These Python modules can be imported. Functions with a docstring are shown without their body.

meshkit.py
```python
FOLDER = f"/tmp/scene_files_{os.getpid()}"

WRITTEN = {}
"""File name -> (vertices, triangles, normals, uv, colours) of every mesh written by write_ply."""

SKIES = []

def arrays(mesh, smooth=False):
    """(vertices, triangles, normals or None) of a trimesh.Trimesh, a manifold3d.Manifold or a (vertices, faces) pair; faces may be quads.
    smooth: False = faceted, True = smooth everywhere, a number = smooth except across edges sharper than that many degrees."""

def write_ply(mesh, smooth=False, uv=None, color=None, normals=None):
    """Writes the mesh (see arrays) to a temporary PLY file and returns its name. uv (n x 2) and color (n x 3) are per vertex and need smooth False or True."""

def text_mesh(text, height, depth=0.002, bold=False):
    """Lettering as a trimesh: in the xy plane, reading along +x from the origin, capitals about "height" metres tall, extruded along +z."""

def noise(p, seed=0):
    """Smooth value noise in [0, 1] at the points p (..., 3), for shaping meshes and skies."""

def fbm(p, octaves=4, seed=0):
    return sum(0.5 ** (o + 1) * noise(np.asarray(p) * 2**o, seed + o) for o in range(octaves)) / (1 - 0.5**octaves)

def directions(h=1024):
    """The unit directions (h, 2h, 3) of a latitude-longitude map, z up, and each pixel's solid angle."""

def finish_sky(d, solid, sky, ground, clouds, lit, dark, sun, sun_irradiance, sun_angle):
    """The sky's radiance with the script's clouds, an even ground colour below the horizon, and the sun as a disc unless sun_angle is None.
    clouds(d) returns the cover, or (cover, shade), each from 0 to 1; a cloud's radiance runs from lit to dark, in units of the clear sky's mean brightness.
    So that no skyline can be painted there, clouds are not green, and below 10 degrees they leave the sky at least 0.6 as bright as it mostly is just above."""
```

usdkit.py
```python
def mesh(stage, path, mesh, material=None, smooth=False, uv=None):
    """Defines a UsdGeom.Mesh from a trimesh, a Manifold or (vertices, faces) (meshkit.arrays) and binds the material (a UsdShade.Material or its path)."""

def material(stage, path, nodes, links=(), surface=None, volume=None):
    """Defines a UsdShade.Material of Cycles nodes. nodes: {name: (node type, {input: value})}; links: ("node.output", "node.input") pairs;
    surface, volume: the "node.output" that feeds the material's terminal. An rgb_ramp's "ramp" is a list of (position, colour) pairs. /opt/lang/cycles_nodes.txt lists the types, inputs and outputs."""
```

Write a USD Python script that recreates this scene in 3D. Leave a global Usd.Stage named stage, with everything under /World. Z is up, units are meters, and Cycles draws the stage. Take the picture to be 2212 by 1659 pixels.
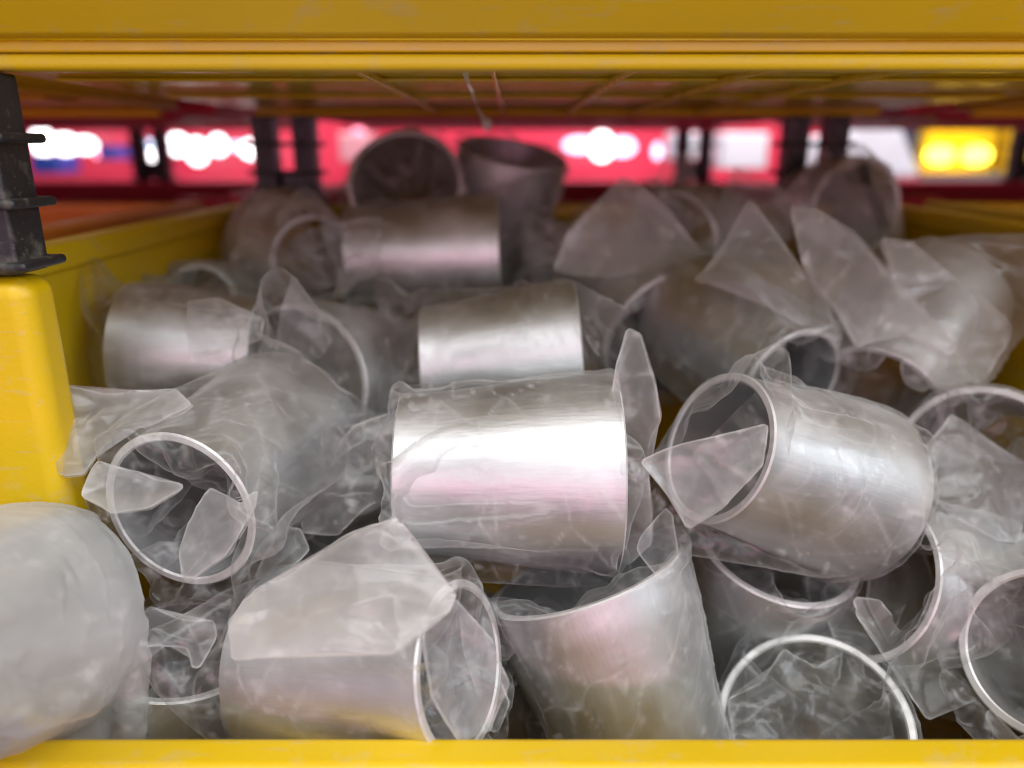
import math
import numpy as np, trimesh, manifold3d as m3, usdkit
import shapely
from scipy.spatial import cKDTree, Delaunay
from scipy.interpolate import RBFInterpolator, LinearNDInterpolator
from meshkit import noise
from pxr import Usd, UsdGeom, UsdLux, UsdShade, Gf, Sdf

# ------------------------------------------------------------------ camera, light, exposure
stage = Usd.Stage.CreateInMemory()
UsdGeom.Xform.Define(stage, '/World')
UsdGeom.Scope.Define(stage, '/World/Looks')
PITCH, FPX = math.radians(17), 1660.0
CAM = np.array([0, 0, .32])
CP, SP = math.cos(PITCH), math.sin(PITCH)
RX, UP, FW = np.array([1., 0, 0]), np.array([0, SP, CP]), np.array([0, CP, -SP])
cam = UsdGeom.Camera.Define(stage, '/World/camera')
cam.AddTranslateOp().Set(Gf.Vec3d(*CAM.tolist()))
cam.AddRotateXOp().Set(90 - 17)
cam.CreateHorizontalApertureAttr(36.0)
cam.CreateVerticalApertureAttr(27.0)
cam.CreateFocalLengthAttr(36.0 * FPX / 2212)
cam.CreateFStopAttr(3.1)
cam.CreateFocusDistanceAttr(.36)
cam.CreateClippingRangeAttr(Gf.Vec2f(.02, 100))
cam.CreateExposureAttr(0.16)


def at(x, y, d):
    """point of the place seen at (x, y) of the 2212 x 1659 picture, d metres in front of the lens"""
    return CAM + d * (FW + RX * (x - 1106) / FPX - UP * (y - 829.5) / FPX)


def rect_light(name, loc, target, w, h, power, col):
    l = UsdLux.RectLight.Define(stage, '/World/' + name)
    z = np.asarray(loc, float) - np.asarray(target, float)
    z /= np.linalg.norm(z)
    x = np.cross([0, 0, 1.], z); x /= np.linalg.norm(x)
    y = np.cross(z, x)
    m = np.eye(4); m[0, :3], m[1, :3], m[2, :3], m[3, :3] = x, y, z, loc
    l.AddTransformOp().Set(Gf.Matrix4d(m.tolist()))
    l.CreateWidthAttr(w); l.CreateHeightAttr(h); l.CreateIntensityAttr(power); l.CreateColorAttr(Gf.Vec3f(*col))
    l.CreateNormalizeAttr(False)


rect_light('ceiling_lamp', (.2, -.6, 1.75), (.05, .3, .1), 2.6, .8, 5.2, (.98, .99, 1.0))
rect_light('aisle_lamp_001', (1.25, -.45, .85), (.1, .4, .15), .6, .6, 7.0, (.86, .94, 1.0))
rect_light('aisle_lamp', (.15, -1.25, .75), (.05, .4, .15), 2.6, .50, 1.9, (.95, .98, 1.0))
rect_light('pink_bounce_fill', (.0, -1.3, .29), (.05, .4, .15), 2.2, .17, 6.5, (1, .42, .60))  # added pink source standing in for light bounced off red bins
rect_light('rear_fill_light', (.2, 1.75, 1.5), (.3, 2.5, .3), 2.6, .4, 16.0, (1, .95, .97))  # unseen light added to brighten the far crates and the packet
dome = UsdLux.DomeLight.Define(stage, '/World/room_light')
dm = usdkit.material(stage, '/World/Looks/room_glow', {'b': ('background_shader', {'color': (.95, .97, 1.0), 'strength': .17})}, surface='b.background')
UsdShade.MaterialBindingAPI.Apply(dome.GetPrim()).Bind(dm)

rng = np.random.default_rng(7)

# ------------------------------------------------------------------ materials
L = '/World/Looks/'


def plastic(name, col, rough=.34, bump=.12, var=.06):
    return usdkit.material(stage, L + name, {
        'tc': ('texture_coordinate', {}),
        'n': ('noise_texture', {'scale': 9.0, 'detail': 1.0}),
        'f': ('noise_texture', {'scale': 420.0, 'detail': .0}),
        'r': ('rgb_ramp', {'ramp': [(.3, tuple(c * (1 - var) for c in col)), (.7, tuple(min(1, c * (1 + var)) for c in col))]}),
        'rr': ('map_range', {'from_min': .3, 'from_max': .7, 'to_min': rough - .06, 'to_max': rough + .08}),
        'b': ('bump', {'strength': bump, 'distance': .0006}),
        'd1': ('noise_texture', {'scale': 55.0, 'detail': 3.0, 'roughness': .7}),
        'dr': ('rgb_ramp', {'ramp': [(.0, (0, 0, 0)), (.56, (.0, .0, .0)), (.72, (.22, .22, .22))]}),
        'mp2': ('mapping', {'scale': (14., 150., 150.), 'rotation': (.2, .3, .35)}),
        'd2': ('noise_texture', {'scale': 3.0, 'detail': 1.0}),
        'sr': ('rgb_ramp', {'ramp': [(.0, (0, 0, 0)), (.66, (.0, .0, .0)), (.72, (.16, .16, .16))]}),
        'ds': ('math', {'math_type': 'add', 'use_clamp': True}),
        'mx': ('mix_color', {'b': (.42, .38, .30)}),
        'p': ('principled_bsdf', {'roughness': rough}),
    }, [('tc.object', 'n.vector'), ('tc.object', 'f.vector'), ('n.fac', 'r.fac'),
        ('tc.object', 'd1.vector'), ('d1.fac', 'dr.fac'), ('tc.object', 'mp2.vector'), ('mp2.vector', 'd2.vector'), ('d2.fac', 'sr.fac'), ('dr.color', 'ds.value1'), ('sr.color', 'ds.value2'), ('ds.value', 'mx.fac'), ('r.color', 'mx.a'), ('mx.result', 'p.base_color'), ('d1.fac', 'rr.value'), ('rr.result', 'p.roughness'), ('f.fac', 'b.height'), ('b.normal', 'p.normal')], surface='p.BSDF')


YEL = plastic('yellow_plastic', (.68, .445, .002), rough=.42)
YELG = plastic('yellow_plastic_glossy', (.68, .445, .002), rough=.27, bump=.05)
YEL_REDLIT = plastic('redlit_yellow_plastic', (.72, .24, .03), rough=.4)  # yellow plastic with the reddish backlight painted in as orange
RED = plastic('red_plastic', (.66, .03, .075))
BLK = plastic('black_plastic', (.016, .016, .018), rough=.42)
BLU = plastic('blue_plastic', (.02, .05, .32))
PAPER = plastic('white_paper', (.75, .78, .85), rough=.6)
NAVY = plastic('navy_card', (.02, .025, .08), rough=.6)


def emit(name, col, s):
    return usdkit.material(stage, L + name, {'e': ('emission', {'color': col, 'strength': s})}, surface='e.emission')


LAMP = emit('lamp_white', (1.0, .93, .97), 5.5)
LAMPC = emit('lamp_cool', (.42, .70, 1.0), 3.2)  # also for globes added as cyan fringe beside the white lamps
LAMPP = emit('lamp_pink', (1, .30, .45), 3.5)
REFLY = emit('yellow_reflection_glow', (1, .62, .06), 9.0)  # glow standing in for two lights reflected on the yellow crate

METAL = usdkit.material(stage, L + 'brushed_steel', {
    'tc': ('texture_coordinate', {}),
    'mp': ('mapping', {'scale': (1., 1., .12)}),
    'n': ('noise_texture', {'scale': 420.0, 'detail': 1.0, 'roughness': .65}),
    'g': ('noise_texture', {'scale': 28.0, 'detail': 2.0}),
    'r': ('rgb_ramp', {'ramp': [(.25, (.56, .565, .57)), (.75, (.73, .735, .74))]}),
    'rr': ('map_range', {'from_min': .3, 'from_max': .7, 'to_min': .45, 'to_max': .57}),
    'b': ('bump', {'strength': .25, 'distance': .0004}),
    'p': ('principled_bsdf', {'metallic': 1.0}),
}, [('tc.object', 'mp.vector'), ('mp.vector', 'n.vector'), ('tc.object', 'g.vector'), ('g.fac', 'r.fac'), ('r.color', 'p.base_color'), ('g.fac', 'rr.value'),
    ('rr.result', 'p.roughness'), ('n.fac', 'b.height'), ('b.normal', 'p.normal')], surface='p.BSDF')
RIM = usdkit.material(stage, L + 'machined_rim', {
    'tc': ('texture_coordinate', {}), 'g': ('noise_texture', {'scale': 60.0, 'detail': 4.0}),
    'r': ('rgb_ramp', {'ramp': [(.3, (.50, .49, .48)), (.7, (.72, .71, .70))]}),
    'p': ('principled_bsdf', {'metallic': .45, 'roughness': .5})}, [('tc.object', 'g.vector'), ('g.fac', 'r.fac'), ('r.color', 'p.base_color')], surface='p.BSDF')


def film(name, haze, warm, rise=.5, pw=2.0):
    return usdkit.material(stage, L + name, {
        'tc': ('texture_coordinate', {}),
        'mp': ('mapping', {'scale': (1., 1., .45)}),
        'n': ('noise_texture', {'scale': 110.0, 'detail': 1.0, 'roughness': .6}),
        'rp': ('rgb_ramp', {'ramp': [(.0, (.7 * haze,) * 3), (.58, (1. * haze,) * 3), (.68, (1.35 * haze,) * 3), (.78, (min(.9, 2.4 * haze + .12),) * 3)]}),
        'b': ('bump', {'strength': .35, 'distance': .0012}),
        'at': ('attribute', {'attribute': 'st'}), 'sx': ('separate_xyz', {}), 'ad': ('math', {'math_type': 'multiply_add', 'value2': .26}),
        'lw': ('layer_weight', {'blend': .5}),
        'pw': ('math', {'math_type': 'power', 'value2': pw}),
        'ml': ('math', {'math_type': 'multiply_add', 'value2': rise}),
        'cl': ('math', {'math_type': 'minimum', 'value2': .85}),
        'tr': ('transparent_bsdf', {'color': (.985, .985, .985)}),
        'df': ('diffuse_bsdf', {'color': warm}),
        'tl': ('translucent_bsdf', {'color': warm}),
        'gl': ('glossy_bsdf', {'color': (.85, .85, .85), 'roughness': .24}),
        'body': ('mix_closure', {'fac': .5}),
        'fr': ('fresnel', {'IOR': 1.4}), 'fk': ('math', {'math_type': 'minimum', 'value2': .16}),
        'mix': ('mix_closure', {}),
        'out': ('mix_closure', {}),
    }, [('tc.object', 'mp.vector'), ('mp.vector', 'n.vector'), ('n.fac', 'rp.fac'), ('rp.color', 'ml.value3'), ('n.fac', 'b.height'), ('b.normal', 'gl.normal'), ('lw.facing', 'pw.value1'), ('pw.value', 'ml.value1'), ('at.vector', 'sx.vector'), ('sx.x', 'ad.value1'), ('ml.value', 'ad.value3'), ('ad.value', 'cl.value1'),
        ('df.BSDF', 'body.closure1'), ('tl.BSDF', 'body.closure2'), ('tr.BSDF', 'mix.closure1'), ('body.closure', 'mix.closure2'), ('cl.value', 'mix.fac'),
        ('fr.fac', 'fk.value1'), ('fk.value', 'out.fac'), ('mix.closure', 'out.closure1'), ('gl.BSDF', 'out.closure2')], surface='out.closure')


FILM = [film('clear_film', .11, (.86, .86, .86)), film('hazy_film', .16, (.86, .85, .83)), film('frosted_film', .25, (.84, .825, .80)), film('white_film', .42, (.88, .875, .87))]
HEM = film('hem_film', .22, (.88, .875, .86))
WRAP = [film('clear_wrap', .022, (.9, .89, .88), .40, 3.2), film('hazy_wrap', .05, (.9, .89, .87), .44, 2.6), film('frosted_wrap', .15, (.88, .87, .85), .5, 2.4), film('white_wrap', .46, (.88, .875, .87), .4, 2.)]

# ------------------------------------------------------------------ helpers
_used = {}


def path_of(name, parent=None):
    base = (str(parent.GetPath()) if parent is not None else '/World') + '/' + name
    k = _used.get(base, -1) + 1
    _used[base] = k
    return base if k == 0 else f'{base}_{k:03d}'


def tag(p, label=None, cat=None, group=None, kind=None):
    for k, v in (('label', label), ('category', cat), ('group', group), ('kind', kind)):
        if v:
            p.SetCustomDataByKey(k, v)


def thing(name, label, cat, loc=(0, 0, 0), group=None, rotz=0):
    x = UsdGeom.Xform.Define(stage, path_of(name))
    x.AddTranslateOp().Set(Gf.Vec3d(*map(float, loc)))
    if rotz:
        x.AddRotateZOp().Set(rotz)
    tag(x.GetPrim(), label, cat, group)
    return x.GetPrim()


def obj(name, mesh, mat, parent=None, smooth=30, uv=None):
    return usdkit.mesh(stage, path_of(name, parent), mesh, mat, smooth=smooth, uv=uv).GetPrim()


def copy_of(src, name, label, loc, group=None, rotz=0):
    p = thing(name, label, src.GetCustomDataByKey('category'), loc, group or src.GetCustomDataByKey('group'), rotz)
    p.GetReferences().AddInternalReference(src.GetPath())
    p.SetInstanceable(True)
    return p


def rbox(a, b, r=.002, seg=8):
    """box from corner a to corner b with rounded edges"""
    a, b = np.minimum(a, b), np.maximum(a, b)
    r = min(r, .49 * float((b - a).min()))
    s = m3.Manifold.sphere(r, seg)
    return m3.Manifold.batch_hull([s.translate([x, y, z]) for x in (a[0] + r, b[0] - r) for y in (a[1] + r, b[1] - r) for z in (a[2] + r, b[2] - r)])


def rpoly(pts, x0, x1, r=.002):
    """rounded prism: outline pts in (y, z), from x0 to x1 (convex)"""
    s = m3.Manifold.sphere(r, 8)
    c = np.mean(pts, 0)
    pts = [np.array(p) + (c - p) / np.linalg.norm(c - p) * r for p in pts]
    return m3.Manifold.batch_hull([s.translate([x, p[0], p[1]]) for x in (x0 + r, x1 - r) for p in pts])


# ------------------------------------------------------------------ stacking bins
W2, DEP, HGT = .33, .48, .387       # half width, depth, height of a bin


def make_bin(name, label, mat, glossy, loc, group=None):
    t = thing(name, label, 'storage bin', loc, group)
    A = lambda n, m, sm=40: obj(n, m, glossy if n in ('floor_plate', 'cross_rib', 'long_rib') else mat, t, smooth=sm)
    A('floor_plate', rbox((-W2 + .004, .012, .007), (W2 - .004, DEP - .004, .012), .001))
    A('foot_rail', rbox((-W2 + .045, .009, .0), (W2 - .045, .021, .0064), .0025, 16))
    A('ledge', rbox((-W2 + .045, .0222, .0068), (W2 - .045, .030, .0128), .001))
    for y, w in ((.050, .030), (.125, .034), (.27, .05)):
        A('cross_rib', rbox((-W2 + .02, y, .0048), (W2 - .02, y + w, .0068), .0018, 12))
    for x in (-.127, -.064, 0, .061, .125):
        A('long_rib', rbox((x - .0011, .0225, .0016), (x + .0011, DEP - .012, .0064), .001, 12))
    A('back_foot_rail', rbox((-W2 + .02, DEP - .011, .0), (W2 - .02, DEP, .0066), .003, 12))
    # walls; the front leans outwards and is low, the sides step down to it
    A('front_wall', rpoly([(.004, .0132), (.014, .0132), (-.010, .040), (-.022, .0395)], -W2 + .012, W2 - .012, .002) + rpoly([(-.010, .040), (-.022, .0385), (-.074, .194), (-.066, .194)], -W2 + .012, W2 - .012, .002))
    A('front_lip', rbox((-W2 + .004, -.092, .1945), (W2 - .004, -.0735, .2085), .0045, 20))
    for s in (-1, 1):
        x0, x1 = sorted((s * (W2 - .009), s * W2))
        A('side_wall', rpoly([(.022, .0125), (DEP - .011, .0125), (DEP - .011, HGT - .016), (.022, HGT - .016)], x0, x1, .002))
        A('side_cheek', rpoly([(.0215, .0125), (.0, .0125), (-.085, .197), (-.085, .211), (.0215, .30)], x0, x1, .002))
        A('side_rim', rbox((s * (W2 - .014), .03, HGT - .0158), (s * (W2 + .010), DEP + .004, HGT), .004, 16))
        cx = s * (W2 - .033)
        A('corner_column', rbox((cx - .031, -.004, .013), (cx + .031, .0218, HGT - .001), .009, 32))
        A('rear_column', rbox((cx - .034, DEP - .03, .013), (cx + .034, DEP - .0115, HGT - .017), .006, 16))
    A('back_wall', rbox((-W2 + .0095, DEP - .011, .0125), (W2 - .0095, DEP - .002, HGT - .016), .002))
    A('back_rim', rbox((-W2 + .0145, DEP - .014, HGT - .0158), (W2 - .0145, DEP + .004, HGT - .0003), .004, 16))
    return t


X0, Y0, Z0, GAP = .055, .335, -.12, .0845
ZU = Z0 + HGT + GAP
ybin = make_bin('yellow_bin', 'yellow plastic bin in front, filled with bagged steel reducers', YEL, YELG, (X0, Y0, Z0))
G_Y, G_R = 'yellow bins of the shelf stacks', 'red bins standing behind the yellow ones'
PITX = 2 * W2 + .062
copy_of(ybin, 'yellow_bin', 'yellow bin overhead, its ribbed underside and front foot rail showing', (X0, Y0, ZU))
make_bin('redlit_yellow_bin', 'yellow bin beyond the left wall of the filled bin, reddish backlight painted in as orange', YEL_REDLIT, YEL_REDLIT, (X0 - PITX, Y0 + .02, Z0))
copy_of(ybin, 'yellow_bin', 'yellow bin overhead at far left, behind the near black post', (X0 - PITX, Y0 + .02, ZU))
copy_of(ybin, 'yellow_bin', 'yellow bin beyond the right wall of the filled bin', (X0 + PITX, Y0 + .02, Z0))
copy_of(ybin, 'yellow_bin', 'yellow bin overhead at far right, above the two yellow reflection glows', (X0 + PITX, Y0 + .02, ZU))
RY = Y0 + DEP + .11
rbin = make_bin('red_bin', 'red bin standing right behind the filled yellow bin', RED, RED, (X0, RY, Z0))
copy_of(rbin, 'red_bin', 'red bin overhead behind the ribbed yellow one', (X0, RY, ZU))
copy_of(rbin, 'red_bin', 'red bin at the left in the second row, below the white lamps', (X0 - PITX, RY, Z0))
copy_of(rbin, 'red_bin', 'red bin overhead at the left in the second row', (X0 - PITX, RY, ZU))
copy_of(rbin, 'red_bin', 'red bin at the right in the second row, under the white paper packet', (X0 + PITX, RY, Z0))
copy_of(rbin, 'red_bin', 'red bin overhead at the right in the second row', (X0 + PITX, RY, ZU))


def make_post(name, label, loc):
    t = thing(name, label, 'post', loc)
    h = GAP - .0006
    for s in (-1, 1):
        obj('bar', rbox((s * .009, -.012, 0.0004), (s * .030, .012, h), .0018, 12), BLK, t)
        obj('ridge', rbox((s * .0165, -.0142, 0.001), (s * .0215, -.0116, h - .001), .001, 8), BLK, t)
    obj('web', rbox((-.0095, .002, .0042), (.0095, .0065, .030), .001), BLK, t)
    for z in (.0022, .0285, .0555):
        m = rbox((-.036, -.0165, z), (.036, .0165, z + .0042), .0018, 16) - rbox((-.008, -.0105, z - .01), (.008, .0105, z + .01), .001)
        obj('collar', m, BLK, t)
    return t


zp = Z0 + HGT
pst = make_post('black_post', 'near black plastic post on the left front corner of the filled bin', (X0 - W2 + .031, Y0 + .010, zp))
PX = W2 - .052
for lab, x, y in (
        ('black post on the left rear corner of the filled bin', X0 - PX, Y0 + DEP - .02),
        ('black post on the right rear corner of the filled bin', X0 + PX - .035, Y0 + DEP - .02),
        ('small far black post between the white lamps at the left', X0 - PX - .40, RY + DEP - .02),
        ('small far black post just left of the right rear post', X0 + PX - .02, RY + DEP - .02),
        ('small far black post right of the small yellow crate', X0 + PX + .56, RY + DEP - .02)):
    copy_of(pst, 'black_post', lab, (x, y, zp))

# ------------------------------------------------------------------ reducers in their bags
RS, RL, LEN, WALL = .040, .05, .105, .0044
# key: small-end centre, large-end centre (points of the picture), depth, which end is nearer (-1 small, 1 large), size, length factor, film, slack, small end, large end, pulls, label
# an end: ('flap', point, depth change, angle of its flat edge, length) | ('tuck', depth) | ('snug', length)
ITEMS = {
'A': ((870, 1020), (1325, 1020), .405, 0, 1.04, 1, 0, 1.10, ('tuck', .03), ('tuck', .02), [], 'big reducer across the middle of the heap, film flap standing at its right end'),
'B': ((1545, 965), (1840, 1060), .41, -1, .98, 1, 0, 1.05, ('snug', .012), ('tuck', .01), [], 'reducer right of the middle one, open end left behind a pointed film flap'),
'C': ((1000, 1440), (630, 1430), .365, -1, .95, 1, 0, 1.12, ('tuck', .035), ('snug', .02), [], 'front reducer with a pink and gold sheen under a peaked frosted bag'),
'D': ((1410, 1660), (1262, 1235), .405, 1, 1.06, 1, 0, 1.10, ('snug', .04), ('tuck', .02), [], 'reducer standing upright at the front lip right of the frosted peaked bag'),
'E': ((385, 1105), (620, 935), .414, -1, 1.0, 1, 0, 1.15, ('tuck', .03), ('snug', .03), [], 'reducer by the left corner column, copper-toned mouth to the viewer and a film wing'),
'F': ((-400, 1450), (75, 1340), .30, -1, 1.03, 1, 3, 1.12, ('snug', .02), ('snug', .03), [((135, 1110), .0, .72)], 'white frosted bag hanging over the front lip in the left corner'),
'G': ((385, 1680), (395, 1395), .405, 1, .82, 1, 1, 1.12, ('snug', .02), ('tuck', .03), [], 'upright reducer like an open cup at the lower left, film curling from its mouth'),
'H': ((1775, 1635), (1755, 1575), .435, 1, .97, 1, 0, 1.15, ('snug', .03), ('tuck', .035), [], 'reducer with a white ring mouth full of crumpled film at the front lip'),
'I': ((1870, 1245), (2180, 1350), .445, -1, 1.15, 1, 0, 1.10, ('tuck', .02), ('snug', .03), [], 'reducer at the lower right, mouth to the left with a film corner hanging down'),
'J': ((2270, 1410), (2400, 1440), .39, -1, 1.0, 1, 0, 1.12, ('tuck', .02), ('snug', .03), [], 'reducer cut off by the right edge, its ring mouth facing the front'),
'K': ((2170, 1000), (2115, 1005), .48, 1, .92, 1, 0, 1.15, ('snug', .03), ('tuck', .02), [], 'reducer by the right edge with a film triangle hanging over its mouth'),
'L': ((1570, 1400), (1680, 1170), .475, 1, .95, 1, 0, 1.08, ('snug', .02), ('tuck', .02), [], 'dark reducer wedged under the right-hand one with its mouth up'),
'M': ((920, 790), (1245, 770), .494, 0, .97, 1, 0, 1.1, ('snug', .02), ('snug', .015), [], 'reducer lying crosswise right behind the big middle one'),
'N': ((575, 765), (300, 765), .488, 0, .88, 1, 0, 1.15, ('snug', .03), ('snug', .02), [], 'bright reducer against the left wall, film folded over its right end'),
'O': ((820, 790), (640, 830), .55, 1, 1.05, 1, 2, 1.2, ('snug', .04), ('snug', .035), [], 'dull frosted bag between the bright left reducer and the crosswise one'),
'P': ((760, 555), (1080, 545), .64, 0, .95, 1.25, 0, 1.1, ('snug', .03), ('snug', .02), [], 'shiny reducer crosswise under the ring mouth, film bunched at its left end'),
'Q': ((905, 500), (875, 395), .69, 1, .97, 1, 0, 1.08, ('snug', .03), ('tuck', .02), [], 'reducer on top of the heap with its round mouth facing the viewer'),
'R': ((1068, 556), (1108, 328), .70, 1, .95, 1, 0, 1.08, ('snug', .03), ('tuck', .02), [], 'dark cup-like reducer standing on top of the heap, mouth tilted up'),
'S': ((1710, 835), (1500, 690), .53, -1, 1.0, 1, 0, 1.15, ('tuck', .03), ('snug', .03), [], 'reducer with a white ring mouth to the lower right and a tall film peak behind'),
'T': ((1290, 600), (1440, 730), .616, 1, 1.05, 1, 2, 1.15, ('snug', .03), ('tuck', .02), [], 'frosted reducer leaning behind the tall film peak, rim towards the right'),
'V': ((1890, 860), (2010, 650), .53, -1, 1.05, 1, 2, 1.2, ('tuck', .03), ('snug', .03), [], 'large frosted bag against the right wall with a tall film sheet at its left'),
'W': ((1740, 440), (1850, 450), .72, 1, .85, 1, 2, 1.2, ('snug', .04), ('snug', .03), [], 'brownish frosted bag at the right rear beside the rear post'),
'X': ((680, 560), (600, 520), .66, -1, .9, 1, 2, 1.2, ('snug', .03), ('snug', .035), [], 'pinkish bag at the left rear below the rear post'),
'Y': ((1150, 600), (1155, 530), .77, -1, .75, 1, 1, 1.2, ('snug', .03), ('snug', .03), [], 'dark bag behind the right end of the shiny crosswise reducer'),
'Z': ((850, 960), (740, 1060), .52, 1, .9, 1, 1, 1.2, ('snug', .03), ('snug', .05), [], 'bagged reducer sunk between the copper-toned mouth and the big middle one'),
'AA': ((1080, 1600), (1000, 1400), .46, 1, .85, 1, 1, 1.15, ('snug', .03), ('tuck', .02), [], 'dark bag in the gap below the big middle reducer'),
'AB': ((430, 650), (500, 660), .63, -1, .72, 1, 2, 1.2, ('snug', .03), ('snug', .03), [], 'small brown bag behind the bright reducer at the left wall'),
'AC': ((2010, 1580), (2120, 1600), .52, 1, .85, 1, 1, 1.15, ('snug', .03), ('snug', .03), [], 'dark bag at the bottom in the right front corner'),
'AD': ((1560, 1530), (1500, 1700), .506, 1, .85, 1, 1, 1.15, ('snug', .03), ('snug', .03), [], 'dark bag in the gap left of the white ring mouth'),
'AE': ((620, 1200), (560, 1300), .51, 1, .85, 1, 1, 1.2, ('snug', .03), ('snug', .03), [], 'bag with a bluish corner sticking up between the cup and the peaked bag'),
'AF': ((1540, 480), (1450, 520), .70, 1, .85, 1, 2, 1.2, ('snug', .03), ('snug', .03), [], 'frosted bag at the rear with two film peaks in front of the red bins'),
'AI': ((1230, 560), (1200, 650), .70, 1, .8, 1, 1, 1.15, ('snug', .03), ('snug', .03), [], 'bag in the shade right of the shiny crosswise reducer'),
}
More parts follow.
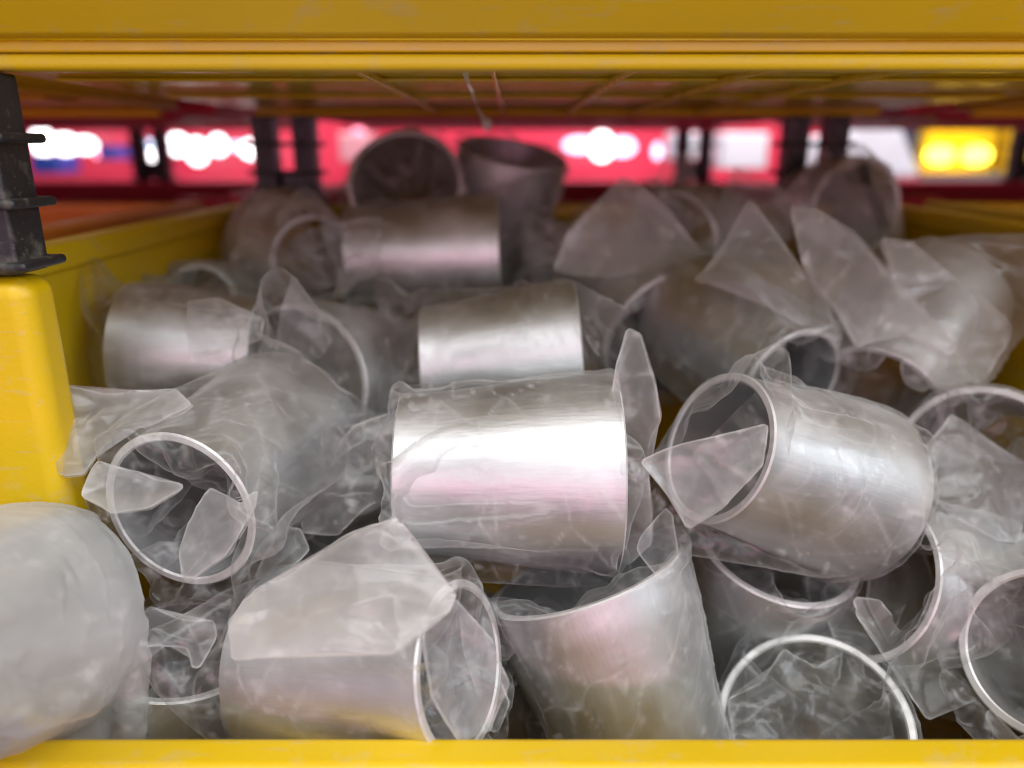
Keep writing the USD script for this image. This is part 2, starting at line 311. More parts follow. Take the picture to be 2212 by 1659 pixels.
# loose flaps of the bags: film, how crumpled, corners (x, y of the picture, metres away)
FLAPS = {
'A': [(1, 1.0, [(1296, 990, .372), (1325, 830, .372), (1350, 700, .372), (1385, 720, .365), (1420, 830, .36), (1425, 900, .36), (1400, 1000, .37), (1412, 1180, .385), (1345, 1222, .39), (1322, 1100, .375)])],
'B': [(1, .7, [(1376, 992, .352), (1470, 955, .35), (1668, 905, .352), (1655, 1000, .345), (1560, 1090, .352), (1478, 1145, .36), (1455, 1080, .355)])],
'C': [(2, .9, [(492, 1340, .325), (540, 1270, .33), (600, 1240, .33), (720, 1178, .33), (850, 1110, .325), (885, 1150, .322), (930, 1220, .318), (984, 1275, .312), (960, 1330, .308), (890, 1370, .303), (860, 1415, .298), (700, 1405, .305), (490, 1425, .318)]), (0, 1.8, [(900, 1330, .318), (985, 1300, .32), (1050, 1380, .328), (1085, 1470, .33), (1050, 1580, .328), (980, 1600, .32), (920, 1500, .315)])],
'D': [(0, 1.2, [(1380, 1200, .37), (1440, 1105, .375), (1466, 1130, .365), (1475, 1210, .36), (1430, 1260, .355)])],
'E': [(1, 1.3, [(85, 870, .37), (125, 825, .375), (230, 848, .385), (380, 840, .385), (420, 880, .365), (260, 930, .36), (225, 960, .36), (190, 1025, .36), (120, 1025, .36), (105, 960, .365)]),
      (1, .8, [(170, 1062, .345), (200, 985, .35), (280, 1010, .352), (412, 1050, .352), (330, 1090, .342), (240, 1097, .338)]),
      (1, 1.1, [(388, 1130, .35), (432, 1055, .352), (505, 1100, .345), (560, 1010, .35), (535, 1100, .342), (480, 1210, .348), (400, 1265, .352), (385, 1190, .355)])],
'G': [(0, 1.0, [(245, 1440, .348), (322, 1318, .36), (458, 1345, .36), (462, 1380, .352), (425, 1462, .345), (405, 1400, .35), (320, 1400, .345), (290, 1500, .345), (255, 1490, .345)])],
'H': [(0, 2.2, [(1570, 1500, .405), (1640, 1470, .41), (1690, 1400, .415), (1760, 1440, .41), (1830, 1400, .415), (1900, 1480, .41), (1930, 1600, .40), (1800, 1660, .395), (1640, 1660, .395), (1575, 1600, .40)])],
'I': [(0, 1.6, [(1890, 1180, .43), (1985, 1140, .435), (2025, 1250, .43), (2005, 1365, .42), (1930, 1420, .415), (1880, 1300, .42)]), (1, 1.5, [(1830, 1288, .40), (1900, 1300, .40), (1960, 1380, .40), (2010, 1250, .405), (2030, 1380, .40), (1990, 1410, .398), (2122, 1500, .39), (2000, 1557, .388), (1950, 1470, .392), (1870, 1360, .398)])],
'J': [(1, 1.4, [(2115, 1480, .36), (2150, 1530, .352), (2212, 1590, .345), (2260, 1620, .345), (2260, 1680, .345), (2150, 1575, .355)])],
'K': [(0, 1.0, [(1975, 1000, .44), (2060, 885, .445), (2150, 950, .44), (2240, 1010, .435), (2205, 1172, .415), (2160, 1174, .415), (2060, 1120, .425)])],
'N': [(1, .6, [(408, 640, .46), (470, 650, .455), (577, 700, .45), (562, 745, .445), (412, 782, .438)])],
'P': [(0, 2.0, [(628, 545, .60), (660, 510, .605), (740, 485, .60), (825, 470, .60), (812, 590, .592), (740, 620, .592), (640, 625, .595)]), (2, .3, [(714, 658, .575), (738, 580, .585), (772, 604, .58)])],
'Q': [(3, .6, [(790, 330, .765), (890, 270, .765), (985, 340, .765), (985, 440, .765), (890, 480, .765), (795, 430, .765)])],
'R': [(1, .8, [(1190, 335, .67), (1226, 325, .68), (1216, 420, .67), (1190, 455, .665)])],
'S': [(1, .9, [(1500, 590, .50), (1540, 565, .505), (1620, 430, .51), (1690, 520, .505), (1740, 590, .50), (1790, 650, .49), (1822, 735, .47), (1700, 685, .475), (1600, 620, .485)])],
'T': [(2, .7, [(1190, 590, .57), (1230, 500, .57), (1345, 385, .585), (1420, 430, .585), (1500, 520, .58), (1520, 560, .57), (1430, 580, .555), (1300, 600, .555)])],
'V': [(2, .8, [(1710, 438, .50), (1770, 445, .50), (1850, 500, .50), (1930, 600, .49), (2000, 680, .48), (2080, 740, .47), (2060, 762, .465), (1960, 715, .47), (1850, 740, .475), (1825, 690, .48), (1740, 580, .49)]),
      (2, .9, [(1890, 520, .51), (1960, 530, .51), (2080, 620, .50), (2182, 700, .49), (2165, 760, .485), (2120, 832, .478), (2000, 810, .48), (1960, 700, .49)])],
'W': [(2, .8, [(1672, 450, .68), (1780, 320, .69), (1830, 400, .69), (1900, 410, .69), (1952, 470, .68), (1940, 520, .67), (1760, 525, .67)])],
'X': [(2, 1.0, [(515, 465, .63), (560, 413, .64), (620, 425, .635), (610, 500, .62), (560, 530, .62), (510, 520, .625)]), (2, .8, [(500, 560, .62), (560, 500, .62), (640, 560, .61), (590, 640, .605), (530, 620, .61)])],
'O': [(2, .8, [(552, 765, .52), (640, 692, .53), (720, 690, .535), (800, 730, .53), (872, 805, .52), (862, 895, .505), (760, 905, .50), (640, 835, .505)])],
'Z': [(1, 1.2, [(648, 1110, .41), (700, 1000, .42), (760, 925, .425), (872, 868, .425), (852, 1080, .415), (790, 1100, .41), (735, 1160, .405), (660, 1150, .405)])],
'AE': [(1, .6, [(598, 1138, .40), (655, 1140, .40), (672, 1190, .398), (610, 1250, .39), (552, 1260, .39)])],
'AF': [(2, .7, [(1395, 440, .67), (1440, 333, .68), (1500, 330, .68), (1512, 420, .67), (1490, 505, .665), (1420, 505, .665)]), (2, .7, [(1545, 470, .67), (1585, 362, .68), (1690, 415, .68), (1705, 520, .67), (1580, 520, .665)])],
'AC': [(1, 1.0, [(1770, 1290, .43), (1830, 1240, .44), (1860, 1300, .43), (1960, 1460, .42), (1900, 1500, .42), (1800, 1380, .42)])],
'AA': [(1, 1.3, [(985, 1270, .39), (1040, 1255, .39), (1060, 1400, .38), (1100, 1520, .37), (1060, 1600, .365), (1000, 1400, .375)])],
}
NU, NV = 40, 48


def ends_of(it):
    s, l, d, near, sc, lf = it[:6]
    if near == 0:
        return at(*s, d), at(*l, d)
    lo, hi = 0., .09
    for _ in range(40):
        m = (lo + hi) / 2
        a, b = at(*s, d + m * near), at(*l, d - m * near)
        lo, hi = (m, hi) if np.linalg.norm(a - b) < LEN * sc * lf else (lo, m)
    return at(*s, d + lo * near), at(*l, d - lo * near)


def prof(t):
    s = np.clip((t - .06) / .82, 0, 1)
    return RS + (RL - RS) * (.6 * s + .4 * s * s * (3 - 2 * s))


class Red:
    pass


reds = []
for key, it in ITEMS.items():
    r = Red(); r.key, r.it = key, it
    r.a, r.b = ends_of(it)
    r.L = float(np.linalg.norm(r.b - r.a)); r.w = (r.b - r.a) / r.L
    r.sc = it[4]
    h = np.array([.31, .52, .79])
    r.u = np.cross(r.w, h); r.u /= np.linalg.norm(r.u); r.v = np.cross(r.w, r.u)
    r.film, r.slack = it[6], 1 + (it[7] - 1) * .55
    reds.append(r)

B = len(reds)
X = np.zeros((B, NU, NV, 3))
rest_u, rest_v = np.zeros(B), np.zeros(B)
th = np.linspace(0, 2 * np.pi, NU, endpoint=False)
pins = []          # bag, u, v, target
goal = []          # bag, v row, target point, weight
zipped = []
for i, r in enumerate(reds):
    Rb = RL * r.sc * r.slack
    es, el = r.it[8], r.it[9]
    ln = [e[4] if e[0] == 'flap' else (.035 + e[1] if e[0] == 'tuck' else e[1] + .02) for e in (es, el)]
    tot = r.L + sum(ln)
    rest_u[i], rest_v[i] = 2 * np.pi * Rb / NU, tot / (NV - 1)
    q = np.linspace(-ln[0], r.L + ln[1], NV)
    ph0 = rng.uniform(0, 6.28)
    for j, s in enumerate(q):
        t = min(max(s / r.L, 0), 1)
        rad = min(Rb, max(prof(t) * r.sc + .002, Rb * .9))
        ring = lambda rd: np.cos(th)[:, None] * r.u * rd + np.sin(th)[:, None] * r.v * rd
        if 0 <= s <= r.L:
            X[i, :, j] = r.a + r.w * s + ring(rad)
            continue
        e, le, c0, out = (es, ln[0], r.a, -r.w) if s < 0 else (el, ln[1], r.b, r.w)
        f = (-s if s < 0 else s - r.L) / le
        rw = prof(0. if s < 0 else 1.) * r.sc
        if e[0] == 'tuck':
            # first a little outwards, then folded in through the mouth
            g = f * le
            turn = .012
            if g < turn:
                rr, ax = rad - .35 * g, .35 * g
            else:
                gg = (g - turn)
                rr, ax = max((rad - .004) - gg * .75 - .006, .006), .004 - gg * .8
            wob = 1 + .22 * min(1, g / .02) * np.sin(5 * th + ph0 + 3 * f) * np.sin(2 * th + 1.3 * ph0)
            X[i, :, j] = c0 + out * ax + ring(1) * (np.maximum(rr * wob, .003))[:, None]
            continue
        if e[0] == 'flap':
            tgt = at(*e[1], float((r.a if s < 0 else r.b) @ FW - CAM @ FW) + e[2])
            ang = math.radians(e[3])
            ed = RX * math.cos(ang) + UP * math.sin(ang)
        else:
            a0 = ph0 + (1.5 if s > 0 else 0)
            ed = r.u * math.cos(a0) + r.v * math.sin(a0)
            tgt = c0 + out * (le * .8) + np.array([0, -.004, -.004])
        # the ring closes to a flat edge along ed
        c = c0 + (tgt - c0) * f + out * le * .35 * math.sin(math.pi * f)
        fl = f ** .8
        pe = ed - r.w * (ed @ r.w)
        pn = np.linalg.norm(pe)
        phi = math.atan2(pe @ r.v, pe @ r.u) if pn > .2 else ph0
        tri = 2 / np.pi * np.arcsin(np.cos(th - phi))
        perp = np.cross(ed, tgt - c0); perp /= np.linalg.norm(perp) + 1e-9
        rp = -math.sin(phi) * r.u + math.cos(phi) * r.v
        if rp @ perp < 0:
            perp = -perp
        flat = tri[:, None] * ed * (np.pi * Rb / 2) + np.sin(th - phi)[:, None] * perp * .0015
        X[i, :, j] = c + ring(rad) * (1 - fl) + flat * fl
        if j in (0, NV - 1):
            goal.append((i, j, X[i, :, j].copy()))
    for px, dz, w in r.it[10]:
        j = int(round(w * (NV - 1)))
        base = X[i, :, j].mean(0)
        tgt = at(*px, float((base - CAM) @ FW) + dz)
        k = int(np.argmax(((X[i, :, j] - base) @ (tgt - base))))
        pins.append((i, k, j, tgt))

nz = rng.normal(0, 1, (B, NU // 4, NV // 4, 3))
nz = np.repeat(np.repeat(nz, 4, 1), 4, 2)
for _ in range(3):
    nz = (nz + np.roll(nz, 1, 1) + np.roll(nz, -1, 1) + np.roll(nz, 1, 2) + np.roll(nz, -1, 2)) / 5
X += nz * .0022 + rng.normal(0, .0004, X.shape)
REST = {'u': rest_u[:, None, None, None], 'v': rest_v[:, None, None, None]}
REST['d'] = np.sqrt(REST['u'] ** 2 + REST['v'] ** 2)


def solve_pair(P, Q, rest, k):
    d = Q - P
    n = np.sqrt((d * d).sum(-1, keepdims=True)) + 1e-9
    c = d * ((n - rest) / n * (.5 * k))
    return P + c, Q - c


def relax(X, kb):
    for o in (0, 1):                                   # around
        P, Q = X[:, o::2], np.roll(X, -1, 1)[:, o::2]
        p, q = solve_pair(P, Q, REST['u'], 1.)
        X[:, o::2] = p
        idx = (np.arange(o, NU, 2) + 1) % NU
        X[:, idx] = q
    for o in (0, 1):                                   # along
        n = (NV - o) // 2
        P, Q = X[:, :, o:o + 2 * n:2], X[:, :, o + 1:o + 1 + 2 * n:2]
        p, q = solve_pair(P, Q, REST['v'], 1.)
        X[:, :, o:o + 2 * n:2], X[:, :, o + 1:o + 1 + 2 * n:2] = p, q
    for sgn in (1, -1):                                # shear
        for o in (0, 1):
            n = (NV - o) // 2
            Y = np.roll(X, -sgn, 1)
            P, Q = X[:, :, o:o + 2 * n:2], Y[:, :, o + 1:o + 1 + 2 * n:2]
            p, q = solve_pair(P, Q, REST['d'], .6)
            X[:, :, o:o + 2 * n:2] = p
            X[:, :, o + 1:o + 1 + 2 * n:2] = np.roll(q, sgn, 1)
    d = np.roll(X, -2, 1) - X                           # stiffness of the film: two steps away, pushes only
    n = np.sqrt((d * d).sum(-1, keepdims=True)) + 1e-9
    c = d * (np.minimum(n - 2 * REST['u'] * .97, 0) / n * (.25 * kb))
    X += c; X -= np.roll(c, 2, 1)
    d = X[:, :, 2:] - X[:, :, :-2]
    n = np.sqrt((d * d).sum(-1, keepdims=True)) + 1e-9
    c = d * (np.minimum(n - 2 * REST['v'] * .97, 0) / n * (.25 * kb))
    X[:, :, :-2] += c; X[:, :, 2:] -= c


A_ = np.array([r.a for r in reds]); W_ = np.array([r.w for r in reds]); L_ = np.array([r.L for r in reds]); S_ = np.array([r.sc for r in reds])


def collide_own(X):
    q = X - A_[:, None, None]
    t = (q * W_[:, None, None]).sum(-1)
    rad = q - t[..., None] * W_[:, None, None]
    rho = np.sqrt((rad * rad).sum(-1)) + 1e-9
    L4 = L_[:, None, None]
    R = prof(np.clip(t / L4, 0, 1)) * S_[:, None, None]
    inside = (t > -.0006) & (t < L4 + .0006)
    mid = R - WALL * .8
    out = inside & (rho > mid) & (rho < R + .0008)
    inn = inside & (rho <= mid) & (rho > R - WALL - .0012)
    new = np.where(out, R + .0008, np.where(inn, R - WALL - .0012, rho))
    X += rad * ((new / rho - 1)[..., None])


C_ = (A_ + np.array([r.b for r in reds])) / 2
near = [[j for j in range(B) if j != i and np.linalg.norm(C_[i] - C_[j]) < .17] for i in range(B)]


def collide_others(X):
    for i in range(B):
        P = X[i].reshape(-1, 3)
        ti = (P - A_[i]) @ W_[i]
        loose = (ti < -.003) | (ti > L_[i] + .003)
        for j in near[i]:
            m = loose & (np.linalg.norm(P - C_[j], axis=1) < .078 * S_[j] * 1.1)
            if not m.any():
                continue
            q = P[m] - A_[j]
            t = q @ W_[j]
            rad = q - np.outer(t, W_[j])
            rho = np.linalg.norm(rad, axis=1) + 1e-9
            R = prof(np.clip(t / L_[j], 0, 1)) * S_[j] + .0012
            pr, pa, pb = R - rho, t + .0012, L_[j] + .0012 - t
            ins = (pr > 0) & (pa > 0) & (pb > 0)
            if not ins.any():
                continue
            mn = np.minimum(np.minimum(pr, pa), pb)
            mv = np.where((mn == pr)[:, None], rad / rho[:, None] * pr[:, None], np.where((mn == pa)[:, None], -pa[:, None] * W_[j], pb[:, None] * W_[j]))
            # a film and its neighbour: move a fifth of the way each step
            P[m] += np.where(ins[:, None], mv * .35, 0)
        X[i] = P.reshape(NU, NV, 3)


STEPS = 130
FI = [r.key for r in reds].index('F')
V = np.zeros_like(X)
for step in range(STEPS):
    old = X.copy()
    X += V * .86
    q = X - A_[:, None, None]
    t = (q * W_[:, None, None]).sum(-1, keepdims=True)
    rad = q - t * W_[:, None, None]
    body = ((t > 0) & (t < L_[:, None, None, None]))
    if step == 0:
        t_start, body0 = t.copy(), body.copy()
    X -= np.where(body0, rad * (.003 if step < 30 else .007) + (t - t_start) * .25 * W_[:, None, None], 0)      # the film clings and does not slide off
    X[..., 2] -= np.where(body0[..., 0], 0, .00010)
    for i, j, tg in goal:
        X[i, :, j] += (tg - X[i, :, j]) * .12
    for i, k, j, tg in pins:
        for dk in (-1, 0, 1):
            X[i, (k + dk) % NU, j] += (tg - X[i, (k + dk) % NU, j]) * (.5 if dk == 0 else .2) * min(1, step / 40)
    for _ in range(3):
        relax(X, .5)
    collide_own(X)
    if step % 2 == 0:
        collide_others(X)
    X[..., 0] = np.clip(X[..., 0], X0 - W2 + .012, X0 + W2 - .012)
    X[..., 2] = np.clip(X[..., 2], Z0 + .014, ZU - .001)
    hit = (X[..., 1] < .2645) & (X[..., 2] < .093)      # the front wall and its lip
    hit[FI] = False
    X[..., 1] = np.where(hit, .2645, X[..., 1])
    V = np.clip(X - old, -.004, .004)


def upsample(P):
    """Catmull-Rom, twice as fine; closed around, open along"""
    a, b, c, d = np.roll(P, 1, 0), P, np.roll(P, -1, 0), np.roll(P, -2, 0)
    Q = np.empty((2 * len(P),) + P.shape[1:])
    Q[0::2], Q[1::2] = P, (9 * (b + c) - a - d) / 16
    E = np.concatenate([2 * Q[:, :1] - Q[:, 1:2], Q, 2 * Q[:, -1:] - Q[:, -2:-1]], 1)
    n = Q.shape[1]
    O = np.empty((len(Q), 2 * n - 1, 3))
    O[:, 0::2] = Q
    O[:, 1::2] = (9 * (E[:, 1:n] + E[:, 2:n + 1]) - E[:, 0:n - 1] - E[:, 3:n + 2]) / 16
    return O


def creases(p, size, width, seed, warp=.5):
    """0..1, ridges along the borders of random cells: the creases of handled film"""
    g = np.random.default_rng(seed)
    lo, hi = p.min(0) - 3 * size, p.max(0) + 3 * size
    pts = g.uniform(lo, hi, (max(6, int(np.prod((hi - lo) / size))), 2))
    d, _ = cKDTree(pts).query(p, 2)
    return np.exp(-(d[:, 1] - d[:, 0]) / width) * np.clip(noise(np.c_[p / size * .6, p[:, :1] * 0 + seed]) * 2.2 - .5, 0, 1)


def vertex_normals(P):
    n = np.cross(np.roll(P, -1, 0) - np.roll(P, 1, 0), np.gradient(P, axis=1))
    return n / (np.linalg.norm(n, axis=-1, keepdims=True) + 1e-12)


def bag_mesh(P, r, seed, fine):
    O = upsample(P)
    if fine:
        O = upsample(O)
    nu, nv = O.shape[:2]
    per = 2 * np.pi * RL * r.sc * r.slack
    uu, vv = np.meshgrid(np.linspace(0, per, nu, endpoint=False), np.linspace(0, rest_v[seed] * (NV - 1), nv), indexing='ij')
    q = np.stack([uu.ravel(), vv.ravel()], 1)
    h = .0009 * creases(q, .034, .0014, seed * 7 + 1) + .0004 * creases(q @ np.array([[.8, .6], [-.6, .8]]), .016, .0012, seed * 7 + 2)
    wh = creases(q, .026, .0007, seed * 7 + 5) + .8 * creases(q @ np.array([[.6, .8], [-.8, .6]]), .040, .0007, seed * 7 + 6)
    wh = wh + .5 * creases(q * np.array([1., .35]), .012, .0006, seed * 7 + 8) + 1.2 * np.clip((noise(np.c_[q * np.array([1., .5]) / .0035, q[:, :1] * 0 + seed]) - .86) * 8, 0, 1)
    h += .0007 * noise(np.c_[q / .018, q[:, :1] * 0 + seed * 3.3])
    g = np.random.default_rng(seed + 900)
    for sp, am in ((.022, .0007), (.011, .0003)):
        m = int(np.prod(q.max(0) + .04) / sp ** 2)
        fp = np.vstack([g.uniform(-.02, q.max(0) + .02, (m, 2)), [(-.2, -.2), (-.2, .6), (.6, -.2), (.6, .6)]])
        h += LinearNDInterpolator(fp, g.uniform(0, am, len(fp)))(q)
    O = O + vertex_normals(O) * h.reshape(nu, nv, 1) * (1.8 if r.key == 'F' else .9 if r.film < 2 else 1.5 if r.film == 2 else 2.6)
    idx = np.arange(nu * nv).reshape(nu, nv)
    nx = np.roll(idx, -1, 0)
    f = np.stack([idx[:, :-1], nx[:, :-1], nx[:, 1:], idx[:, 1:]], -1).reshape(-1, 4)
    return (O.reshape(-1, 3), f), np.c_[np.clip(wh, 0, 1.4), wh * 0]


def flap_mesh(pts, seed, crumple=1.0, layers=2):
    """a loose double sheet of film; pts: its corners as (x, y of the picture, metres away)"""
    g = np.random.default_rng(seed)
    C = np.array([at(*p) for p in pts])
    # its own plane, and how far each corner lifts out of it
    c0 = C.mean(0)
    _, _, vt = np.linalg.svd(C - c0)
    n = vt[2] * np.sign(-(vt[2] @ (c0 - CAM)))
    e1 = vt[0]; e2 = np.cross(n, e1)
    p2 = np.c_[(C - c0) @ e1, (C - c0) @ e2]
    lift = RBFInterpolator(p2 + g.normal(0, 1e-5, p2.shape), (C - c0) @ n, kernel='linear', smoothing=1e-4)
    poly = shapely.Polygon(p2).buffer(0)
    if poly.geom_type != 'Polygon':
        poly = max(poly.geoms, key=lambda z: z.area)
    poly = poly.buffer(-.0025).buffer(.0055).buffer(-.0030)
    ring = poly.exterior
    st = .0021
    bd = np.array([ring.interpolate(k).coords[0] for k in np.arange(0, ring.length, st)])
    bd = bd + (noise(np.c_[bd / .035, bd[:, :1] * 0 + seed + .5])[:, None] - .5) * np.array([.006, -.006]) + (noise(np.c_[bd / .012, bd[:, :1] * 0 + seed])[:, None] - .5) * .0022
    x0, y0, x1, y1 = poly.bounds
    gx, gy = np.meshgrid(np.arange(x0, x1, st), np.arange(y0, y1, st * .87))
    gx[1::2] += st / 2
    gp = np.c_[gx.ravel(), gy.ravel()]
    inner = shapely.contains_xy(poly.buffer(-st * .6), gp[:, 0], gp[:, 1])
    V = np.vstack([bd, gp[inner]])
    T = Delaunay(V).simplices
    ctr = V[T].mean(1)
    T = T[shapely.contains_xy(poly.buffer(.0012), ctr[:, 0], ctr[:, 1])]
    a = V[T]; T = T[np.abs((a[:, 1, 0] - a[:, 0, 0]) * (a[:, 2, 1] - a[:, 0, 1]) - (a[:, 1, 1] - a[:, 0, 1]) * (a[:, 2, 0] - a[:, 0, 0])) > 1e-8]
    m = max(5, int((x1 - x0 + .04) * (y1 - y0 + .04) / .020 ** 2))
    fp = np.c_[g.uniform(x0 - .02, x1 + .02, m), g.uniform(y0 - .02, y1 + .02, m)]
    fp = np.vstack([fp, [(x0 - .1, y0 - .1), (x1 + .1, y0 - .1), (x0 - .1, y1 + .1), (x1 + .1, y1 + .1)]])
    facet = [LinearNDInterpolator(fp, g.uniform(-.0042, .0042, len(fp))) for _ in range(layers)]
    edge = np.min([shapely.distance(shapely.points(V), ring)], 0)
    vs, fs = [], []
    wh = np.clip(.45 * creases(V, .030, .0012, seed + 3) + .35 * creases(V * np.array([.45, 1.]), .014, .0009, seed + 4), 0, 1.3) + .8 * np.exp(-edge / .0012)
    for k in range(layers):
        h = lift(V)
        h = h + .012 * (noise(np.c_[V / .042, V[:, :1] * 0 + seed * 2.3]) - .5) + crumple * (.7 * facet[k](V) + .003 * (noise(np.c_[V / .030, V[:, :1] * 0 + seed * 1.7 + k * .35]) - .5) + .0018 * creases(V, .034, .003, seed + 11 * k)
                           + .0005 * creases(V, .015, .002, seed + 5 + 11 * k) + .0008 * (noise(np.c_[V / .010, V[:, :1] * 0 + seed + k * 2.]) - .5))
        h = h + .0022 * np.exp(-edge / .0022) * (1 if seed % 2 else -1)
        h = h + (0 if k == 0 else -.0012 - .10 * np.minimum(edge, .015))
        vs.append(c0 + V[:, :1] * e1 + V[:, 1:2] * e2 + h[:, None] * n)
        fs.append(T + k * len(V))
    # the welded hem along the border
    nb = len(bd)
    tg = np.roll(bd, -1, 0) - np.roll(bd, 1, 0)
    nr = np.c_[-tg[:, 1], tg[:, 0]] / (np.linalg.norm(tg, axis=1, keepdims=True) + 1e-9)
    if ring.is_ccw is False:
        nr = -nr
    f1 = vs[0][:nb] + n * .00025
    hv = np.vstack([f1, f1 + (nr[:, :1] * e1 + nr[:, 1:] * e2) * .0008])
    k = np.arange(nb)
    hf = np.stack([k, (k + 1) % nb, (k + 1) % nb + nb, k + nb], -1)
    return np.vstack(vs), np.vstack(fs), hv, hf, np.c_[np.tile(wh, layers), np.tile(wh, layers) * 0]


def revolve(rz, n=72):
    rz = np.asarray(rz, float)
    a = np.linspace(0, 2 * np.pi, n, endpoint=False)
    v = np.stack([np.outer(np.cos(a), rz[:, 0]), np.outer(np.sin(a), rz[:, 0]), np.tile(rz[:, 1], (n, 1))], -1)
    k = len(rz)
    idx = np.arange(n * k).reshape(n, k)
    nx = np.roll(idx, -1, 0)
    f = np.stack([idx[:, :-1], nx[:, :-1], nx[:, 1:], idx[:, 1:]], -1).reshape(-1, 4)
    return v.reshape(-1, 3), f


GRP = 'steel pipe reducers in film bags heaped in the yellow bin'
for i, r in enumerate(reds):
    x = UsdGeom.Xform.Define(stage, path_of('bagged_reducer'))
    M = np.eye(4); M[0, :3], M[1, :3], M[2, :3], M[3, :3] = r.u, r.v, r.w, r.a
    x.AddTransformOp().Set(Gf.Matrix4d(M.tolist()))
    p = x.GetPrim(); tag(p, r.it[11], 'pipe reducer', GRP)
    tt = np.linspace(0, 1, 25)
    R = prof(tt) * r.sc
    e = .0009
    outer = [(R[k], tt[k] * (r.L - 2 * e) + e) for k in range(25)]
    inner = [(R[k] - WALL, tt[k] * (r.L - 2 * e) + e) for k in range(25)]
    obj('reducer_body', revolve(outer), METAL, p, smooth=True)
    obj('bore', revolve(inner[::-1]), METAL, p, smooth=True)
    for z0, z1, k in ((e, 0, 0), (r.L - e, r.L, -1)):
        obj('end_rim', revolve([(R[k] - .00002, z0), (R[k] - .0009, z1), (R[k] - WALL + .0009, z1), (R[k] - WALL + .00002, z0)][::(1 if k else -1)]), RIM, p, smooth=False)
    F3 = np.stack([r.u, r.v, r.w], 1)
    bm, buv = bag_mesh((X[i] - r.a) @ F3, r, i, r.key in 'ABCDEFGHIJKL')
    obj('plastic_bag', bm, WRAP[r.film], p, smooth=True, uv=buv)
    for k, (fl, cr, pts) in enumerate(FLAPS.get(r.key, [])):
        fv, ff, hv, hf, fuv = flap_mesh(pts, i * 13 + k, cr, 2 if r.key in 'ABCEKSTV' else 1)
        q = obj('bag_flap', ((fv - r.a) @ F3, ff), FILM[fl], p, smooth=True, uv=fuv)
        obj('welded_hem', ((hv - r.a) @ F3, hf), HEM, q, smooth=True)

# ------------------------------------------------------------------ what shows through the gap behind
def lamp_at(px, py, d, w, h, mat, label, grp='lit lamps seen through the gap behind the bins'):
    c = at(px, py, d)
    k = d / FPX
    t = thing('shop_lamp', label, 'lamp', c, grp)
    ww, hh = w * k / 2, h * k / 2
    gl = trimesh.creation.icosphere(3); gl.apply_scale([ww, .04, hh])
    obj('diffuser', gl, mat, t, smooth=True)
    obj('bracket', rbox((-ww * .2, .0415, -hh * .2), (ww * .2, .10, hh * .2), .004), BLK, t)


for px, py, w, h, mt, lab in (
        (92, 312, 50, 50, LAMP, 'white lamp right beside the near black post'),
        (140, 318, 44, 36, LAMP, 'smaller white lamp, second from the near black post'),
        (184, 322, 36, 44, LAMP, 'white lamp, third from the near black post'),
        (218, 332, 22, 26, LAMPP, 'small pink lamp left of the small far post'),
        (306, 322, 34, 34, LAMPC, 'small cyan globe added as lamp fringe, right of the small far post at the left'),
        (345, 324, 34, 50, LAMP, 'tall white lamp, second right of the small far post'),
        (384, 318, 46, 40, LAMP, 'white lamp in the middle of the left row'),
        (426, 318, 44, 42, LAMP, 'white lamp just right of the middle of the left row'),
        (472, 322, 42, 52, LAMP, 'round white lamp left of the cyan one by the rear post'),
        (512, 318, 18, 22, LAMPC, 'tiny cyan globe added as colour fringe between two round white lamps'),
        (545, 320, 48, 46, LAMP, 'round white lamp next to the left rear post'),
        (578, 318, 24, 36, LAMPC, 'narrow cyan globe added as lamp fringe, touching the left rear post'),
        (775, 305, 46, 30, LAMPP, 'dull pink lamp left of the ring mouth'),
        (1252, 322, 56, 44, LAMPC, 'cyan globe added as lamp fringe, right beside the cup-like reducer'),
        (1300, 325, 60, 50, LAMP, 'middle white lamp right of the cup-like reducer'),
        (1345, 322, 46, 46, LAMPC, 'cyan globe added as lamp fringe, farthest right of the cup-like reducer'),
        (1420, 318, 20, 40, LAMPC, 'slim cool lamp left of the pale boxes')):
    lamp_at(px, py + 9 * math.sin(px * 1.7), 2.3 + .12 * math.sin(px * .9), w * (1 + .25 * math.sin(px * 2.3)), h * (1 + .3 * math.sin(px * 3.1)), mt, lab)
for px, lab in ((2030, 'left one of two glows added for the reflections on the yellow crate'), (2108, 'right one of two glows added for the reflections on the yellow crate')):
    lamp_at(px, 335, 2.2, 56, 40, REFLY, lab, 'pair of added reflection glows on the yellow crate')


def crate_at(name, cat, label, px0, px1, py0, py1, d, mat, depth=.12, grp=None):
    a, b = at(px0, py1, d), at(px1, py0, d)
    t = thing(name, label, cat, ((a[0] + b[0]) / 2, a[1], a[2]), grp)
    w, h = (b[0] - a[0]) / 2, b[2] - a[2]
    obj('front', rbox((-w, 0, 0), (w, .012, h), .004), mat, t)
    obj('lid', rbox((-w - .004, .0125, h - .02), (w + .004, depth, h + .004), .004), mat, t)
    for s in (-1, 1):
        obj('side', rbox((s * w, .0125, 0), (s * (w - .01), depth, h - .0205), .003), mat, t)
    return t


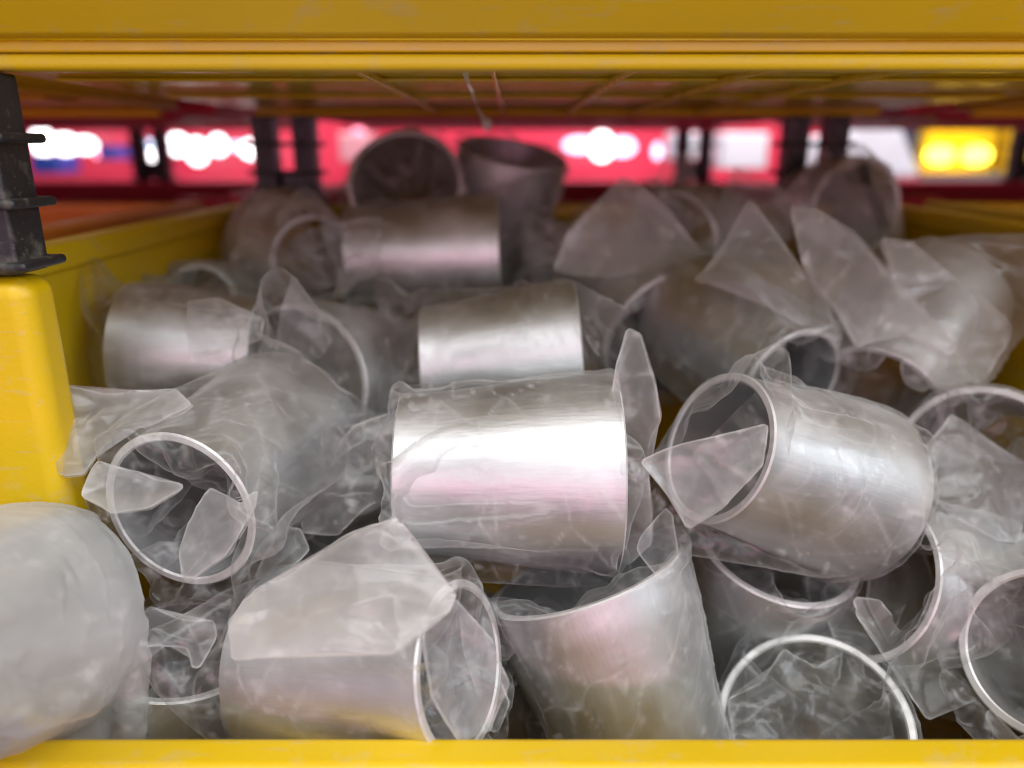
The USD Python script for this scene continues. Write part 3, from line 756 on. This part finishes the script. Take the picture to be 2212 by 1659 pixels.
crate_at('red_crate', 'crate', 'wide red crate behind the white lamps at the left', 30, 760, 255, 420, 2.62, RED)
crate_at('red_crate', 'crate', 'wide red crate behind the white lamp with the cyan fringe', 765, 1500, 255, 420, 2.62, RED)
crate_at('red_crate', 'crate', 'wide red crate behind the packets at the right', 1505, 1980, 255, 420, 2.62, RED)
crate_at('yellow_crate', 'crate', 'small yellow crate behind the two added reflection glows', 1992, 2140, 262, 375, 2.26, YEL)
crate_at('yellow_crate', 'crate', 'yellow crate at the right edge beyond the far post', 2170, 2300, 262, 375, 2.26, YEL)
crate_at('blue_box', 'box', 'blue box below the white lamps beside the near black post', 70, 130, 335, 375, 2.34, BLU)
crate_at('blue_box', 'box', 'blue box just left of the small far post', 212, 250, 318, 345, 2.34, BLU)
crate_at('navy_box', 'box', 'dark navy box left of the yellow crate', 1930, 1985, 275, 350, 2.3, NAVY)
crate_at('white_box', 'box', 'pale box between the two right-hand posts', 1560, 1655, 290, 365, 2.2, PAPER)
crate_at('white_box', 'box', 'small pale box left of the far post at the right', 1455, 1505, 290, 345, 2.2, PAPER)
crate_at('pink_box', 'box', 'pale pink box left of the ring mouth', 735, 800, 290, 350, 2.2, plastic('pink_card', (.75, .35, .4), rough=.5))
# the white poly packet lying slanted on the red bin
t = thing('white_packet', 'white slanted film packet lying on the red bin at the right', 'packet', at(1860, 376, 2.15))
k = 2.15 / FPX
m = m3.Manifold.batch_hull([m3.Manifold.sphere(.008, 16).translate([x * k, y, z * k]) for x, z in ((-100, 2), (115, 2), (70, 85), (20, 95), (-110, 70)) for y in (0, .05)])
obj('pouch', m, PAPER, t, smooth=40)
obj('seal', rbox((-100 * k, -.009, -.010), (115 * k, .055, -.0085), .0005), PAPER, t)

# whitish strip added for the glint on the centre rib of the bin overhead
t = thing('rib_glint_strip', 'narrow whitish strip standing in for the glint on the centre rib above the top reducers', 'strip', at(1030, 205, .45))
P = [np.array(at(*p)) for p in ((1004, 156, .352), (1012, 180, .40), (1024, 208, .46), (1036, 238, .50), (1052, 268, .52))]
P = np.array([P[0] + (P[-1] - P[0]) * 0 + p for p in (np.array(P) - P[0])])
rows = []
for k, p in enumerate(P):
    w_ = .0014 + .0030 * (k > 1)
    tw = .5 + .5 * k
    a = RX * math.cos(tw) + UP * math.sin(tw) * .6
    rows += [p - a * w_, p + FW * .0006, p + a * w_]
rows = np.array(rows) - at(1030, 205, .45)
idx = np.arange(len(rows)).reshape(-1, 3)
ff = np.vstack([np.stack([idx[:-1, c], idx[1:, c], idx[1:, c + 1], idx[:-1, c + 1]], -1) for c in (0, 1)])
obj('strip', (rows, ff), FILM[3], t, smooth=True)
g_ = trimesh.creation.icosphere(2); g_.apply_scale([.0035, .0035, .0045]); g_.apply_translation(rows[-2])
obj('glint_tip', g_, FILM[3], t, smooth=True)  # bright end of the rib glint, added as a small ball
